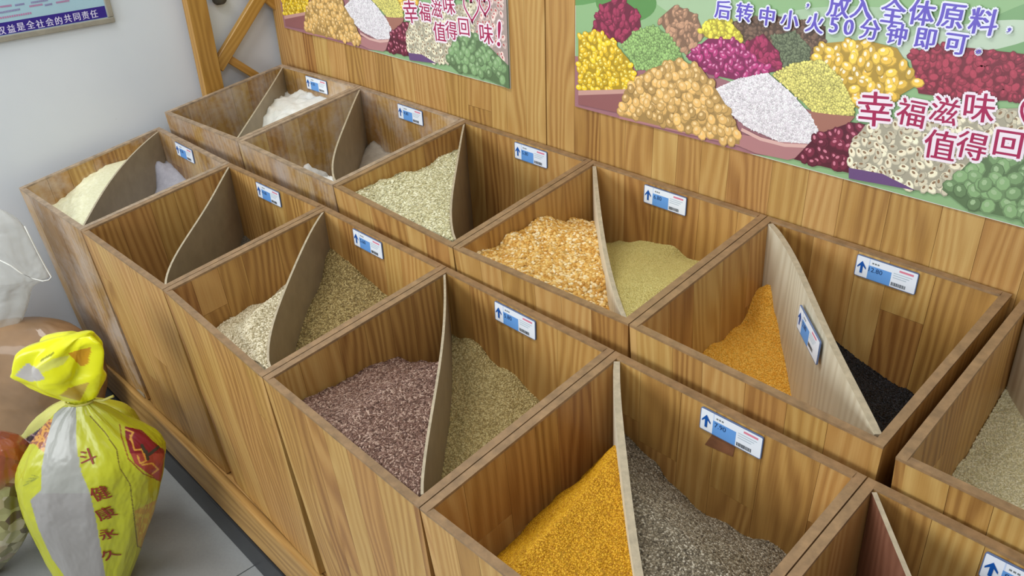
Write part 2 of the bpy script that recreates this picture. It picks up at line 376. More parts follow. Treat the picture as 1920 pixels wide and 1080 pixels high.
# ------------------------------------------------------------------ price tags
def text_tris(body, size=1.0, extr=0.0, bold=0.0):
    c = bpy.data.curves.new('t', 'FONT'); c.body = body; c.size = size; c.align_x = 'CENTER'; c.align_y = 'CENTER'; c.offset = bold; c.extrude = extr
    c.resolution_u = 3
    o = bpy.data.objects.new('t', c); COL.objects.link(o)
    dg = bpy.context.evaluated_depsgraph_get(); dg.update()
    me = bpy.data.meshes.new_from_object(o.evaluated_get(dg))
    V = np.array([v.co[:] for v in me.vertices]).reshape(-1, 3); Fc = [tuple(p.vertices) for p in me.polygons]
    bpy.data.objects.remove(o); bpy.data.curves.remove(c); bpy.data.meshes.remove(me)
    if len(V):      # centre on the bounding box
        V[:, 0] -= (V[:, 0].max() + V[:, 0].min()) / 2; V[:, 1] -= (V[:, 1].max() + V[:, 1].min()) / 2
    return V, Fc
class Paint:
    """flat print: coloured faces stacked by hairline steps on a plane given by origin, u, v and normal"""
    def __init__(s, O, U, V, Nn, step=.00004):
        s.O, s.U, s.V, s.N = [np.array(q, float) for q in (O, U, V, Nn)]; s.v = []; s.f = []; s.c = []; s.k = 1; s.step = step
    def P(s, u, v, k=None): return s.O + s.U * u + s.V * v + s.N * ((s.k if k is None else k) * s.step)
    def poly(s, pts, col, bump=1):
        n0 = len(s.v); c = lin(col)
        for (u, v) in pts: s.v.append(s.P(u, v)); s.c.append(c)
        a = sum(pts[i][0] * pts[(i + 1) % len(pts)][1] - pts[(i + 1) % len(pts)][0] * pts[i][1] for i in range(len(pts)))
        f = tuple(range(n0, len(s.v))); s.f.append(f if a > 0 else f[::-1]); s.k += bump
    def rect(s, u0, v0, u1, v1, col, bump=1): s.poly([(u0, v0), (u1, v0), (u1, v1), (u0, v1)], col, bump)
    def ell(s, u, v, a, b, ang, col, n=9, bump=.02):
        ca, sa = math.cos(ang), math.sin(ang)
        s.poly([(u + a * math.cos(t) * ca - b * math.sin(t) * sa, v + a * math.cos(t) * sa + b * math.sin(t) * ca) for t in [6.2832 * k / n for k in range(n)]], col, bump)
    def text(s, body, u, v, size, col, bold=0, sx=1, rot=0, bump=1):
        if bold:                # thicker strokes: the glyph twice, a hair apart
            s.text(body, u - bold, v - bold * .4, size, col, 0, sx, rot, .03); u += bold
        V, F_ = text_tris(body, size, 0, 0); n0 = len(s.v); c = lin(col); cr, sr = math.cos(rot), math.sin(rot)
        for p in V:
            x, y = p[0] * sx, p[1]; s.v.append(s.P(u + x * cr - y * sr, v + x * sr + y * cr)); s.c.append(c)
        s.f += [tuple(i + n0 for i in f) for f in F_]; s.k += bump
    def stroke(s, pts, wd, col, bump=1):
        pts = [np.array(p, float) for p in pts]; c = lin(col); n0 = len(s.v)
        for j, p in enumerate(pts):
            d = pts[min(j + 1, len(pts) - 1)] - pts[max(j - 1, 0)]; d /= (np.linalg.norm(d) + 1e-9); n = np.array([-d[1], d[0]]) * wd / 2
            for q in (p - n, p + n): s.v.append(s.P(*q)); s.c.append(c)
        for j in range(len(pts) - 1): s.f.append((n0 + 2 * j, n0 + 2 * j + 2, n0 + 2 * j + 3, n0 + 2 * j + 1))
        s.k += bump
    def build(s, name, mat, parent): return mobj(name, s.v, s.f, mat, parent, cols=s.c)

M['tagplate'] = plain('blue_grey_tag_holder', (96, 118, 160), .35, .03)
M['arrow'] = plain('strong_blue_arrow_print', (10, 84, 168), .4, .02)
M['fig'] = plain('dark_blue_figures', (20, 60, 110), .5, .02)
def price_tag(parent, O, U, V, Nn, price, wd=.098, ht=.037):
    O, U, V, Nn = [np.array(q, float) for q in (O, U, V, Nn)]       # O = top left corner
    def rr(w_, h_, r, d0, d1, off=(0, 0)):
        pts = []
        for cx, cy, a0 in ((w_ - r, -r, 0), (r, -r, 90), (r, -h_ + r, 180), (w_ - r, -h_ + r, 270)):
            for k in range(4):
                a = math.radians(a0 + 30 * k); pts.append((cx + r * math.cos(a) + off[0], cy + r * math.sin(a) - off[1]))
        n = len(pts); v = [O + U * x + V * y + Nn * d for d in (d0, d1) for x, y in pts]
        f = [tuple(range(n))[::-1], tuple(range(n, 2 * n))] + [(i, (i + 1) % n, n + (i + 1) % n, n + i) for i in range(n)]
        return v, f
    v, f = rr(wd, ht, .003, 0, .0022); root = mobj('price_tag', v, f, M['tagplate'], parent)
    p = Paint(O + Nn * .0022, U, V, Nn, .00006)
    e = .0012
    p.poly([(e + .001, -e), (wd - e - .001, -e), (wd - e, -e - .001), (wd - e, -ht + e + .001), (wd - e - .001, -ht + e), (e + .001, -ht + e), (e, -ht + e + .001), (e, -e - .001)], (236, 242, 250))
    p.rect(.021, -ht + e, .058, -.0125, (104, 160, 226))
    p.rect(.021, -.0125, .0225, -e, (200, 218, 248))
    for k in range(3): p.rect(.026 + k * .0042, -.0088, .029 + k * .0042, -.0062, (120, 128, 130), .0)
    p.k += 1
    p.rect(.069, -.0078, .091, -.0045, (226, 132, 152))
    for k in range(3): p.rect(.061, -.0125 - k * .0038, .090 - k * .004, -.0112 - k * .0038, (188, 202, 212), 0)
    p.k += 1
    x = .060; r2 = random.Random(price)
    while x < .083:
        bw = r2.choice((.0006, .0009, .0014)); p.rect(x, -.0335, x + bw, -.0275, (66, 72, 80), 0); x += bw + r2.choice((.0006, .0009))
    p.build('printed_label', M['matte_print'], root)
    a = [(.0035, -.0185), (.0105, -.0085), (.0175, -.0185), (.0175, -.0215), (.0125, -.0165), (.0125, -.0295), (.0085, -.0295), (.0085, -.0165), (.0035, -.0215)]
    # arrow as two convex-ish faces
    vv = [O + U * x_ + V * y_ + Nn * .0030 for x_, y_ in a]
    mobj('arrow', vv, [(0, 8, 7, 1)[::1], (1, 7, 4, 3)[::1], (3, 2, 1), (7, 6, 5, 4)], M['arrow'], root)
    if price:
        Vt, Ft = text_tris(price, .0110, 0, 0)
        mobj('price_figures', [O + U * (.033 + q[0]) + V * (-.0185 + q[1]) + Nn * .0027 for q in Vt], Ft, M['fig'], root)
    return root
TAGX = {('B', 0): (.137, '4.50'), ('B', 1): (.547, '4.80'), ('B', 2): (.966, '5.80'), ('B', 3): (1.322, '6.80'), ('B', 4): (1.748, '12.80'), ('B', 5): (2.14, '6.50'),
        ('F', 0): (.095, '4.20'), ('F', 1): (.510, '4.60'), ('F', 2): (.888, '5.60'), ('F', 3): (1.310, '5.80'), ('F', 4): (1.732, '7.90'), ('F', 5): (2.108, '8.80')}
for k, (x, pr) in TAGX.items():
    B = binfo[k]; s = (x + .05 - B['bl'][0]) / (B['br'][0] - B['bl'][0]); yy = B['bl'][1] * (1 - s) + B['br'][1] * s - T - .0012
    zt = rimz(k[0], yy) - .0055
    yw = (B['br'][1] - B['bl'][1]) / (B['br'][0] - B['bl'][0])
    U = np.array([1, yw, 0]); U /= np.linalg.norm(U)
    price_tag(B['o'], (x, yy - yw * .05, zt), U, (0, 0, 1), (U[1], -U[0], 0), pr)
B = binfo[('F', 0)]; q = [on(x, y, 0, B['x0'] + .0012) for x, y in ((75, 357), (86, 362), (91, 377), (80, 371))]
mobj('paper_sticker', [tuple(p) for p in q] + [(p[0] - .001, p[1], p[2]) for p in q], [(0, 1, 2, 3), (7, 6, 5, 4), (0, 4, 5, 1), (1, 5, 6, 2), (2, 6, 7, 3), (3, 7, 4, 0)], plain('white_paper_sticker', (222, 214, 204), .5, .03), B['o'])['label'] = 'small white paper sticker'
B = binfo[('F', 4)]; q = [on(x, y, 1, B['y1'] - .0004) for x, y in ((1337, 812), (1380, 832), (1374, 856), (1322, 833))]
mobj('adhesive_mark', [tuple(p) for p in q] + [(p[0], p[1] - .0006, p[2]) for p in q], [(3, 2, 1, 0), (4, 5, 6, 7), (0, 1, 5, 4), (1, 2, 6, 5), (2, 3, 7, 6), (3, 0, 4, 7)], plain('brown_glue_residue', (134, 90, 62), .4, .12), B['o'])['label'] = 'reddish brown glue mark under the tag'
# second tag, stuck on the whitish divider of the black rice bin
B = binfo[('B', 4)]; dv = B['div']; a = dv[7]; c = dv[15]; U = np.array([*(c - a), 0]); U /= np.linalg.norm(U); Nn = np.array([U[1], -U[0], 0])
O2 = onplane(1514, 570, (a[0], a[1], 0), Nn) + Nn * .009
price_tag(B['o'], O2, U, (0, 0, 1), Nn, '12.80', .105, .04)['label'] = 'second tag, stuck on the divider'

# ------------------------------------------------------------------ grain
def heap_surface(row, i, side, ctrl, lump=0.0, lumpsc=20, nu=40, nv=40):
    """ctrl: list of (where, px, py): where 'L' left wall, 'K' back wall, 'D' divider, 'Z' explicit (x,y,z)"""
    B = binfo[(row, i)]; dv = B['div']
    pts = []
    da, dc = dv[0], dv[-1]
    for cpt in ctrl:
        wh = cpt[0]
        if wh == 'L': p = on(cpt[1], cpt[2], 0, B['x0'] + .003)
        elif wh == 'K': p = on(cpt[1], cpt[2], 1, B['y1'] - .001)
        elif wh == 'Z': p = np.array(cpt[1:4])
        else:          # divider curve: take the nearest segment whose plane is hit
            best = None
            for j in range(len(dv) - 1):
                p0, p1 = dv[j], dv[j + 1]; n = np.array([-(p1 - p0)[1], (p1 - p0)[0], 0])
                q = onplane(cpt[1], cpt[2], (p0[0], p0[1], 0), n); t = np.dot(q[:2] - p0, p1 - p0) / np.dot(p1 - p0, p1 - p0)
                e = abs(t - .5)
                if best is None or e < best[0]: best = (e, q)
            p = best[1]
        pts.append(p)
    Q = np.array(pts); A = np.c_[np.ones(len(Q)), Q[:, 0], Q[:, 1]]
    reg = 1e-3 * np.diag([0, 1, 1]); k = np.linalg.solve(A.T @ A + reg, A.T @ Q[:, 2]); rs = Q[:, 2] - A @ k
    zmax = rimz(row, B['y0']) - .004
    import mathutils.noise as mn
    def z(x, y):
        d2 = (Q[:, 0] - x) ** 2 + (Q[:, 1] - y) ** 2 + 4e-5; wt = 1 / d2 ** 1.3
        zz = k[0] + k[1] * x + k[2] * y + float((wt * rs).sum() / wt.sum())
        zz = min(max(zz, Q[:, 2].min() - .03), Q[:, 2].max() + .012)
        if lump: zz += lump * (mn.fractal(Vector((x * lumpsc, y * lumpsc, i * 3.1)), .6, 2.1, 4) )
        return min(zz, zmax)
    # divider x at given y
    ys = np.array([p[1] for p in dv])[::-1]; xs = np.array([p[0] for p in dv])[::-1]
    V = []
    for a in range(nv + 1):
        y = B['y0'] + (B['y1'] - B['y0']) * a / nv; xd = float(np.interp(y, ys, xs))
        lo, hi = (B['x0'] + .001, xd - .003) if side == 'L' else (xd + .003, B['x1'] - .001)
        if hi < lo + .0015: hi = lo + .0015 if side == 'L' else hi; lo = lo if side == 'L' else hi - .0015
        for b_ in range(nu + 1):
            x = lo + (hi - lo) * b_ / nu; V.append(taper(B, x, y, z(x, y)))
    F_ = [(a * (nu + 1) + b_, a * (nu + 1) + b_ + 1, (a + 1) * (nu + 1) + b_ + 1, (a + 1) * (nu + 1) + b_) for a in range(nv) for b_ in range(nu)]
    ntop = len(F_)
    # body below the surface
    loop = [b_ for b_ in range(nu + 1)] + [a * (nu + 1) + nu for a in range(1, nv + 1)] + [nv * (nu + 1) + b_ for b_ in range(nu - 1, -1, -1)] + [a * (nu + 1) for a in range(nv - 1, 0, -1)]
    n0 = len(V); zbot = max(B['zb'] + .013, min(v[2] for v in V) - .05)
    for q in loop:
        zq = min(zbot, V[q][2] - .002); dk = (V[q][2] - zq) / .49
        V.append((V[q][0] + (INS if V[q][0] < B['o'].location[0] else -INS) * dk * .9, V[q][1] + .036 * dk * (1 - (V[q][1] - B['y0']) / (B['y1'] - B['y0'])), zq))
    for j in range(len(loop)):
        j2 = (j + 1) % len(loop); F_.append((loop[j2], loop[j], n0 + j, n0 + j2))
    F_.append(tuple(n0 + j for j in range(len(loop)))[::-1])
    return V, F_, ntop

def grain_mat(name, cols, rough=.5, attr='INSTANCER', fine=None, spec=.4):
    m, nt, b = newmat(name)
    if attr:
        a = N(nt, 'ShaderNodeAttribute'); a.attribute_type = attr; a.attribute_name = 'rnd'; f = a.outputs['Fac']
    else:
        tc = N(nt, 'ShaderNodeTexCoord'); f = noise(nt, tc.outputs['Object'], fine or 500, 3, .8)
        mr = N(nt, 'ShaderNodeMapRange'); nt.links.new(f, mr.inputs[0]); mr.inputs[1].default_value = .3; mr.inputs[2].default_value = .7; f = mr.outputs[0]
        vn = noise(nt, tc.outputs['Object'], (fine or 500) * .6, 2, .6); bump(nt, b, vn, .7, .0012)
    n = len(cols) - 1
    nt.links.new(ramp(nt, f, [(j / n, c) for j, c in enumerate(cols)]), b.inputs['Base Color'])
    b.inputs['Roughness'].default_value = rough; b.inputs['Specular IOR Level'].default_value = spec
    return m
def scatter_mod(o, size, density, mat, sel_top):
    """geometry nodes on one stuff object: grains strewn over the heap's own surface"""
    ng = bpy.data.node_groups.new('strewn_grains', 'GeometryNodeTree')
    ng.interface.new_socket('Geometry', in_out='INPUT', socket_type='NodeSocketGeometry'); ng.interface.new_socket('Geometry', in_out='OUTPUT', socket_type='NodeSocketGeometry')
    nd = ng.nodes; lk = ng.links
    gi = nd.new('NodeGroupInput'); go = nd.new('NodeGroupOutput')
    na = nd.new('GeometryNodeInputNamedAttribute'); na.data_type = 'BOOLEAN'; na.inputs[0].default_value = 'top'
    dp = nd.new('GeometryNodeDistributePointsOnFaces'); dp.inputs['Density'].default_value = density; dp.inputs['Seed'].default_value = rng.randint(0, 999)
    lk.new(gi.outputs[0], dp.inputs['Mesh']); lk.new(na.outputs[0], dp.inputs['Selection'])
    ico = nd.new('GeometryNodeMeshIcoSphere'); ico.inputs['Radius'].default_value = 1; ico.inputs['Subdivisions'].default_value = 2 if max(size) > .0026 else 1
    tr = nd.new('GeometryNodeTransform'); lk.new(ico.outputs[0], tr.inputs['Geometry']); tr.inputs['Scale'].default_value = size
    sm = nd.new('GeometryNodeSetMaterial'); sm.inputs['Material'].default_value = mat; lk.new(tr.outputs[0], sm.inputs['Geometry'])
    ss = nd.new('GeometryNodeSetShadeSmooth'); lk.new(sm.outputs[0], ss.inputs['Geometry'])
    ip = nd.new('GeometryNodeInstanceOnPoints'); lk.new(dp.outputs['Points'], ip.inputs['Points']); lk.new(ss.outputs[0], ip.inputs['Instance'])
    rr = nd.new('FunctionNodeRandomValue'); rr.data_type = 'FLOAT_VECTOR'; rr.inputs[0].default_value = (-.5, -.5, 0); rr.inputs[1].default_value = (.5, .5, 6.283)
    e2r = nd.new('FunctionNodeEulerToRotation'); lk.new(rr.outputs[0], e2r.inputs[0])
    rot = nd.new('FunctionNodeRotateRotation'); lk.new(dp.outputs['Rotation'], rot.inputs[0]); lk.new(e2r.outputs[0], rot.inputs[1]); rot.rotation_space = 'LOCAL'
    lk.new(rot.outputs[0], ip.inputs['Rotation'])
    rs = nd.new('FunctionNodeRandomValue'); rs.data_type = 'FLOAT'; rs.inputs[2].default_value = .75; rs.inputs[3].default_value = 1.25; rs.inputs['Seed'].default_value = 5
    lk.new(rs.outputs[1], ip.inputs['Scale'])
    sa = nd.new('GeometryNodeStoreNamedAttribute'); sa.data_type = 'FLOAT'; sa.domain = 'INSTANCE'; sa.inputs['Name'].default_value = 'rnd'
    rv = nd.new('FunctionNodeRandomValue'); rv.data_type = 'FLOAT'; rv.inputs['Seed'].default_value = 11
    lk.new(ip.outputs[0], sa.inputs['Geometry']); lk.new(rv.outputs[1], sa.inputs['Value'])
    jn = nd.new('GeometryNodeJoinGeometry'); lk.new(gi.outputs[0], jn.inputs[0]); lk.new(sa.outputs[0], jn.inputs[0]); lk.new(jn.outputs[0], go.inputs[0])
    md = o.modifiers.new('grains', 'NODES'); md.node_group = ng
def heap(row, i, side, name, cat, label, ctrl, cols, size=None, lump=.003, lumpsc=22, rough=.5, base=None, fine=500, cover=1.9):
    V, F_, ntop = heap_surface(row, i, side, ctrl, lump, lumpsc)
    bm_ = grain_mat(name + '_bed', base or [tuple(x * .86 for x in c) for c in cols], .8, None, fine)
    o = mobj(name, V, F_, bm_, None, smooth=True); tag(o, label, cat, kind='stuff')
    at = o.data.attributes.new('top', 'BOOLEAN', 'FACE'); at.data.foreach_set('value', [j < ntop for j in range(len(F_))])
    if size:
        area_ = math.pi * size[0] * size[1]
        scatter_mod(o, size, cover / area_, grain_mat(name + '_grain', cols, rough), None)
    return o

heap('F', 0, 'L', 'cream_flour', 'flour', 'lumpy cream flour heaped in the bin against the white wall',
     [('L', 100, 380), ('L', 127, 363), ('L', 143, 347), ('D', 200, 343), ('D', 165, 400), ('D', 154, 418)],
     [(226, 222, 178), (244, 240, 204), (250, 247, 218)], None, .009, 30, base=[(228, 224, 182), (240, 236, 200), (248, 245, 216)], fine=130)
heap('F', 0, 'R', 'shaded_white_flour', 'flour', 'white flour, its shade painted in as bluish grey, behind the divider of the bin against the white wall',
     [('D', 290, 304), ('D', 289, 358), ('K', 312, 301), ('K', 330, 318), ('K', 345, 333)],
     [(200, 200, 210)], None, .003, 20, base=[(176, 176, 188), (196, 196, 206)], fine=60)  # white flour with the bin's shade put into its bluish grey colour
heap('F', 2, 'L', 'pale_barley', 'grain', 'pale pearled barley left of the divider, just before the purplish rice bin',
     [('L', 411, 607), ('L', 456, 582), ('L', 497, 565), ('D', 526, 557), ('D', 500, 680)],
     [(150, 134, 96), (205, 192, 158), (236, 226, 200)], (.0029, .0016, .0013), .003)
heap('F', 2, 'R', 'greenish_brown_grain', 'grain', 'greenish brown unhulled grain right of the divider in the barley bin',
     [('K', 619, 466), ('K', 658, 495), ('K', 689, 524), ('K', 718, 549), ('D', 595, 536), ('D', 557, 628), ('D', 548, 656)],
     [(112, 92, 50), (160, 138, 84), (196, 176, 120)], (.0031, .0015, .0013), .004)
heap('F', 3, 'L', 'purplish_brown_rice', 'rice', 'purplish brown rice heaped in the middle front-row bin',
     [('L', 570, 750), ('L', 640, 717), ('L', 693, 687), ('L', 733, 673), ('L', 775, 677), ('L', 812, 681), ('D', 822, 686), ('D', 790, 900)],
     [(78, 50, 40), (118, 86, 72), (138, 106, 92), (192, 164, 146)], (.0034, .0012, .0011), .004)
heap('F', 3, 'R', 'pale_tan_grain', 'grain', 'pale tan grain right of the divider beside the purplish rice',
     [('K', 848, 626), ('K', 890, 640), ('K', 927, 683), ('K', 960, 700), ('K', 1007, 750), ('D', 842, 740), ('D', 822, 890)],
     [(136, 116, 66), (184, 164, 108), (208, 192, 140)], (.0024, .0014, .0012), .004)
heap('F', 4, 'L', 'golden_millet', 'millet', 'golden yellow millet in the nearest full front-row bin',
     [('L', 950, 1020), ('L', 997, 969), ('L', 1040, 928), ('L', 1069, 911), ('L', 1093, 887), ('L', 1151, 833), ('D', 1158, 834)],
     [(176, 120, 6), (208, 152, 14), (226, 176, 40)], (.0019, .0012, .0011), .004)
heap('F', 4, 'R', 'speckled_grey_grain', 'grain', 'speckled grey brown grain right of the whitish divider beside golden millet',
     [('K', 1176, 818), ('K', 1217, 859), ('K', 1264, 914), ('K', 1310, 957), ('K', 1379, 995), ('K', 1464, 1033), ('D', 1200, 1000)],
     [(76, 66, 52), (120, 108, 88), (144, 132, 110), (196, 186, 166)], (.0023, .0014, .0012), .003)
heap('B', 0, 'R', 'white_flour', 'flour', 'white flour heaped behind the divider of the rear bin by the lattice frame',
     [('D', 487, 242), ('D', 497, 212), ('D', 510, 190), ('D', 537, 171), ('K', 552, 174), ('K', 567, 171), ('K', 590, 178), ('K', 613, 178)],
     [(245, 246, 240)], None, .012, 26, base=[(236, 238, 232), (250, 250, 246)], fine=90)
heap('B', 1, 'L', 'white_flour_remnant', 'flour', 'small remnant of white flour low in the dusty nearly empty rear bin',
     [('L', 573, 306), ('L', 592, 322), ('D', 623, 306), ('D', 621, 330), ('Z', .44, -.22, ZO - .27), ('Z', .46, -.12, ZO - .30), ('Z', .40, -.34, ZO - .22)],
     [(245, 246, 240)], None, .014, 30, base=[(222, 220, 216), (244, 243, 240)], fine=90)
heap('B', 1, 'R', 'beige_flour', 'flour', 'beige flour low behind the divider of the dusty rear bin',
     [('D', 692, 258), ('D', 690, 292), ('K', 700, 264), ('K', 712, 272), ('K', 722, 285), ('K', 760, 300)],
     [(190, 180, 165)], None, .004, 20, base=[(178, 166, 150), (196, 186, 170)], fine=70)
heap('B', 2, 'L', 'rolled_oats', 'oats', 'pale rolled oats heaped left of the divider in the rear row',
     [('L', 667, 360), ('L', 700, 343), ('L', 743, 330), ('L', 790, 320), ('L', 833, 293), ('D', 857, 293), ('D', 846, 425)],
     [(178, 168, 122), (218, 212, 170), (240, 236, 206)], (.0032, .0026, .0006), .007, 26)
heap('B', 3, 'L', 'cracked_corn', 'corn', 'coarse yellow and white cracked corn in the rear row',
     [('L', 913, 473), ('L', 960, 440), ('L', 1010, 410), ('L', 1060, 411), ('L', 1108, 415), ('D', 1122, 447), ('D', 1135, 513), ('D', 1143, 573)],
     [(198, 142, 56), (222, 172, 84), (236, 198, 118), (246, 230, 190)], (.0038, .0030, .0020), .007, 26)
heap('B', 3, 'R', 'greenish_millet', 'millet', 'smooth greenish yellow millet mound right of the cracked corn',
     [('K', 1137, 455), ('K', 1170, 453), ('K', 1213, 452), ('K', 1253, 460), ('K', 1303, 490), ('D', 1150, 540)],
     [(184, 166, 92), (206, 190, 116), (218, 206, 138)], (.0012, .0011, .0010), .002)
heap('B', 4, 'L', 'orange_corn_grits', 'corn', 'fine orange yellow corn grits left of the tagged whitish divider',
     [('L', 1316, 660), ('L', 1360, 629), ('L', 1387, 607), ('L', 1444, 533), ('D', 1449, 534), ('D', 1453, 580), ('D', 1471, 669), ('D', 1484, 736)],
     [(228, 160, 40), (244, 184, 62), (250, 206, 100)], (.0014, .0012, .0010), .003)
heap('B', 4, 'R', 'black_rice', 'rice', 'black rice right of the tagged whitish divider',
     [('K', 1567, 642), ('K', 1631, 691), ('K', 1676, 722), ('K', 1713, 736), ('Z', 1.93, -.33, ZO - .16), ('Z', 1.75, -.17, ZO - .14)],
     [(8, 8, 10), (16, 16, 19), (40, 40, 46)], (.0034, .0013, .0012), .003)
heap('B', 5, 'L', 'cream_rice', 'rice', 'pale cream rice filling the bin at the right edge',
     [('L', 1786, 880), ('L', 1813, 845), ('L', 1827, 820), ('L', 1889, 722), ('L', 1907, 682)],
     [(206, 196, 150), (228, 220, 180), (240, 234, 204)], (.0026, .0012, .0011), .003)
heap('F', 1, 'R', 'grey_grain_residue', 'grain', 'thin grey grain residue at the bottom of the empty front bin',
     [('K', 468, 446), ('Z', .55, -.5, .83 - .33), ('Z', .70, -.65, .83 - .36)],
     [(90, 80, 66), (130, 120, 100)], (.0026, .0014, .0012), .003)

# ------------------------------------------------------------------ platform under the bins
pf = empty('bin_platform', (1.2, -.4, 0), 'long pine platform with a worn front board carrying both rows of bins', 'platform')
ZP = ZO - .6445
box('front_board', (-.055, -.738, .085), (2.6, -.718, ZP), M['wood_plinth'], pf, bev=.004)['label'] = 'worn front board with strong grain'
box('top_board', (-.055, -.7178, ZP - .018), (2.6, -.37, ZP - .0015), M['wood_light'], pf, bev=.001)
M['kick'] = plain('black_kick_strip', (38, 40, 44), .35, .1)
box('kick_strip', (-.055, -.742, .0), (2.6, -.722, .0845), M['kick'], pf, bev=.002)['label'] = 'black kick strip along the floor'
zr = ZF2 + ZO - .49
box('riser_front', (-.055, -.368, ZP - .018), (2.6, -.352, zr - .018), M['wood_light'], pf)
box('riser_top', (-.055, -.3685, zr - .0178), (2.6, .008, zr - .0015), M['wood_light'], pf)

# ------------------------------------------------------------------ stave panels behind the bins
for x0, x1, lb in ((-.036, 1.0425, 'glued pine wall panel at left, behind the flour and oats bins'), (1.0455, 2.55, 'glued pine wall panel at right, behind the corn and black rice bins')):
    o = empty('wood_wall_panel', ((x0 + x1) / 2, .02, 0), lb, 'wall panel', 'pine panels behind the bins')
    stave_panel((x0, .004, 1.72), (x1, .004, 1.72), (x1, .004, .0), (x0, .004, .0), (0, 1, 0), .016, o, 'stave_board', M['wood'], M['rim'], .05, .085, split=.45)
    if x0 < 0:
        box('edge_strip', (x0 - .006, .0035, .0), (x0 - .0002, .022, 1.72), M['wood_light'], o, bev=.001)
# lattice side frame
fr = empty('lattice_frame', (-.03, -.1, 0), 'pine side frame with zigzag braces between white wall and panel', 'lattice frame')
def beam(name, p0, p1, wd, th, par, x0):
    p0 = np.array(p0, float); p1 = np.array(p1, float); d = p1 - p0; L = np.linalg.norm(d); d /= L; n = np.array([-d[1], d[0]]) * wd / 2
    q = []
    for x in (x0, x0 + th):
        for a in (p0 - n, p0 + n, p1 + n, p1 - n): q.append((x, a[0], a[1]))
    uv = [[((q[i][1] - p0[0]) * n[0] / (wd / 2) + (q[i][2] - p0[1]) * n[1] / (wd / 2) + q[i][0], (q[i][1] - p0[0]) * d[0] + (q[i][2] - p0[1]) * d[1]) for i in f] for f in BF]
    o = mobj(name, q, BF, M['lattice'], par, uv); m_ = o.modifiers.new('b', 'BEVEL'); m_.width = .0015; return o
beam('post', (-.226, 0), (-.226, 1.72), .055, .030, fr, -.043)
beam('post', (.038, 0), (.038, 1.72), .030, .024, fr, -.0665 + .008)
bz = .83
beam('brace', (-.200, bz + .020), (-.030, bz + .188), .034, .018, fr, -.040)
beam('brace', (-.178, bz + .052), (-.050, bz - .06), .022, .012, fr, -.0385)
beam('brace', (.020, bz + .150), (-.170, bz + .33), .034, .014, fr, -.0395)
beam('brace', (-.200, bz + .32), (.010, bz + .53), .034, .018, fr, -.040)
# dark rounded thing on the wall behind the lattice
c0 = on(410, 0, 0, -.052)
prof = [(0, -.012), (.011, -.011), (.018, -.006), (.021, .0), (.022, .008), (.021, .02), (.017, .03), (.010, .036), (0, .038)]
V = []; F_ = []; n = 20
for (r, h) in prof:
    for k in range(n): V.append((c0[0] + .006 + .35 * r * math.cos(6.2832 * k / n), c0[1] + r * math.sin(6.2832 * k / n), c0[2] + h))
for j in range(len(prof) - 1):
    for k in range(n): F_.append((j * n + k, j * n + (k + 1) % n, (j + 1) * n + (k + 1) % n, (j + 1) * n + k))
k_ = mobj('wall_knob', V, F_, plain('dark_grey_plastic', (70, 68, 62), .5, .15, 60), None, smooth=True)
tag(k_, 'dark grey rounded fitting on the white wall behind the pine lattice', 'wall fitting')

# ------------------------------------------------------------------ posters
def zz(x, y): return (1060 + x / 2.2326, y / 2.2326)          # measured on the right poster
PX0, PZ0, PY, PW, PH = 1.127, .10 + ZO, .0012, .925, .56
def uvp(p):
    q = on(p[0], p[1], 1, PY); return (q[0] - PX0, q[2] - PZ0)
def Z(*a): return [uvp(zz(x, y)) for x, y in a]
def inside(pt, poly):
    x, y = pt; c = False; n = len(poly)
    for i in range(n):
        x1, y1 = poly[i]; x2, y2 = poly[(i + 1) % n]
        if (y1 > y) != (y2 > y) and x < (x2 - x1) * (y - y1) / (y2 - y1) + x1: c = not c
    return c
def mul(c, k): return tuple(min(255, max(0, x * k)) for x in c)
def clip(pt): return (min(max(pt[0], .0), PW), min(max(pt[1], .0), PH))
def beans(p, poly, col, r, asp=.7, hi=None, n2=1.0, soft=.74, seed=1, dot=None):
    col = tuple(x * .9 + 24 for x in col)
    rg = random.Random(seed); poly = [clip(q) for q in poly]
    p.poly(poly, mul(col, soft))
    us = [q[0] for q in poly]; vs = [q[1] for q in poly]; st = r * 1.25 / n2
    pts = []
    u = min(us)
    while u < max(us):
        v = min(vs)
        while v < max(vs):
            q = (u + rg.uniform(-.5, .5) * st, v + rg.uniform(-.5, .5) * st)
            if inside(q, poly) and r * 1.02 < q[0] < PW - r * 1.02 and r * 1.02 < q[1] < PH - r * 1.02: pts.append(q)
            v += st
        u += st
    pts.sort(key=lambda q: -q[1] + rg.uniform(-.3, .3) * r)
    k0 = p.k
    for idx, q in enumerate(pts):
        p.k = k0 + (idx % 30) * .12; k = rg.uniform(.82, 1.12); a = rg.uniform(0, 3.14)
        p.ell(q[0], q[1], r, r * asp, a, mul(col, .82 * k), 8, .04)
        p.ell(q[0], q[1] + r * .08, r * .84, r * asp * .84, a, mul(col, 1.0 * k), 8, .04)
        h = hi or mul(col, 1.13)
        p.ell(q[0] - r * .15, q[1] + r * .25, r * .38, r * asp * .34, a, h if not dot else dot, 6, .04)
    p.k = k0 + 3.8
def glow(p, items, off, c_out, c_in, bold):
    for k in range(8):
        for ch, u, v, sz, rt in items: p.text(ch, u + off * math.cos(k * .785), v + off * math.sin(k * .785), sz, c_out, 0, 1, rt, .05)
        p.k += .3
    for k in (-1, 1, 0):
        for ch, u, v, sz, rt in items: p.text(ch, u + k * bold, v + .4 * k * bold, sz, c_in, 0, 1, rt, .05)
        p.k += .3
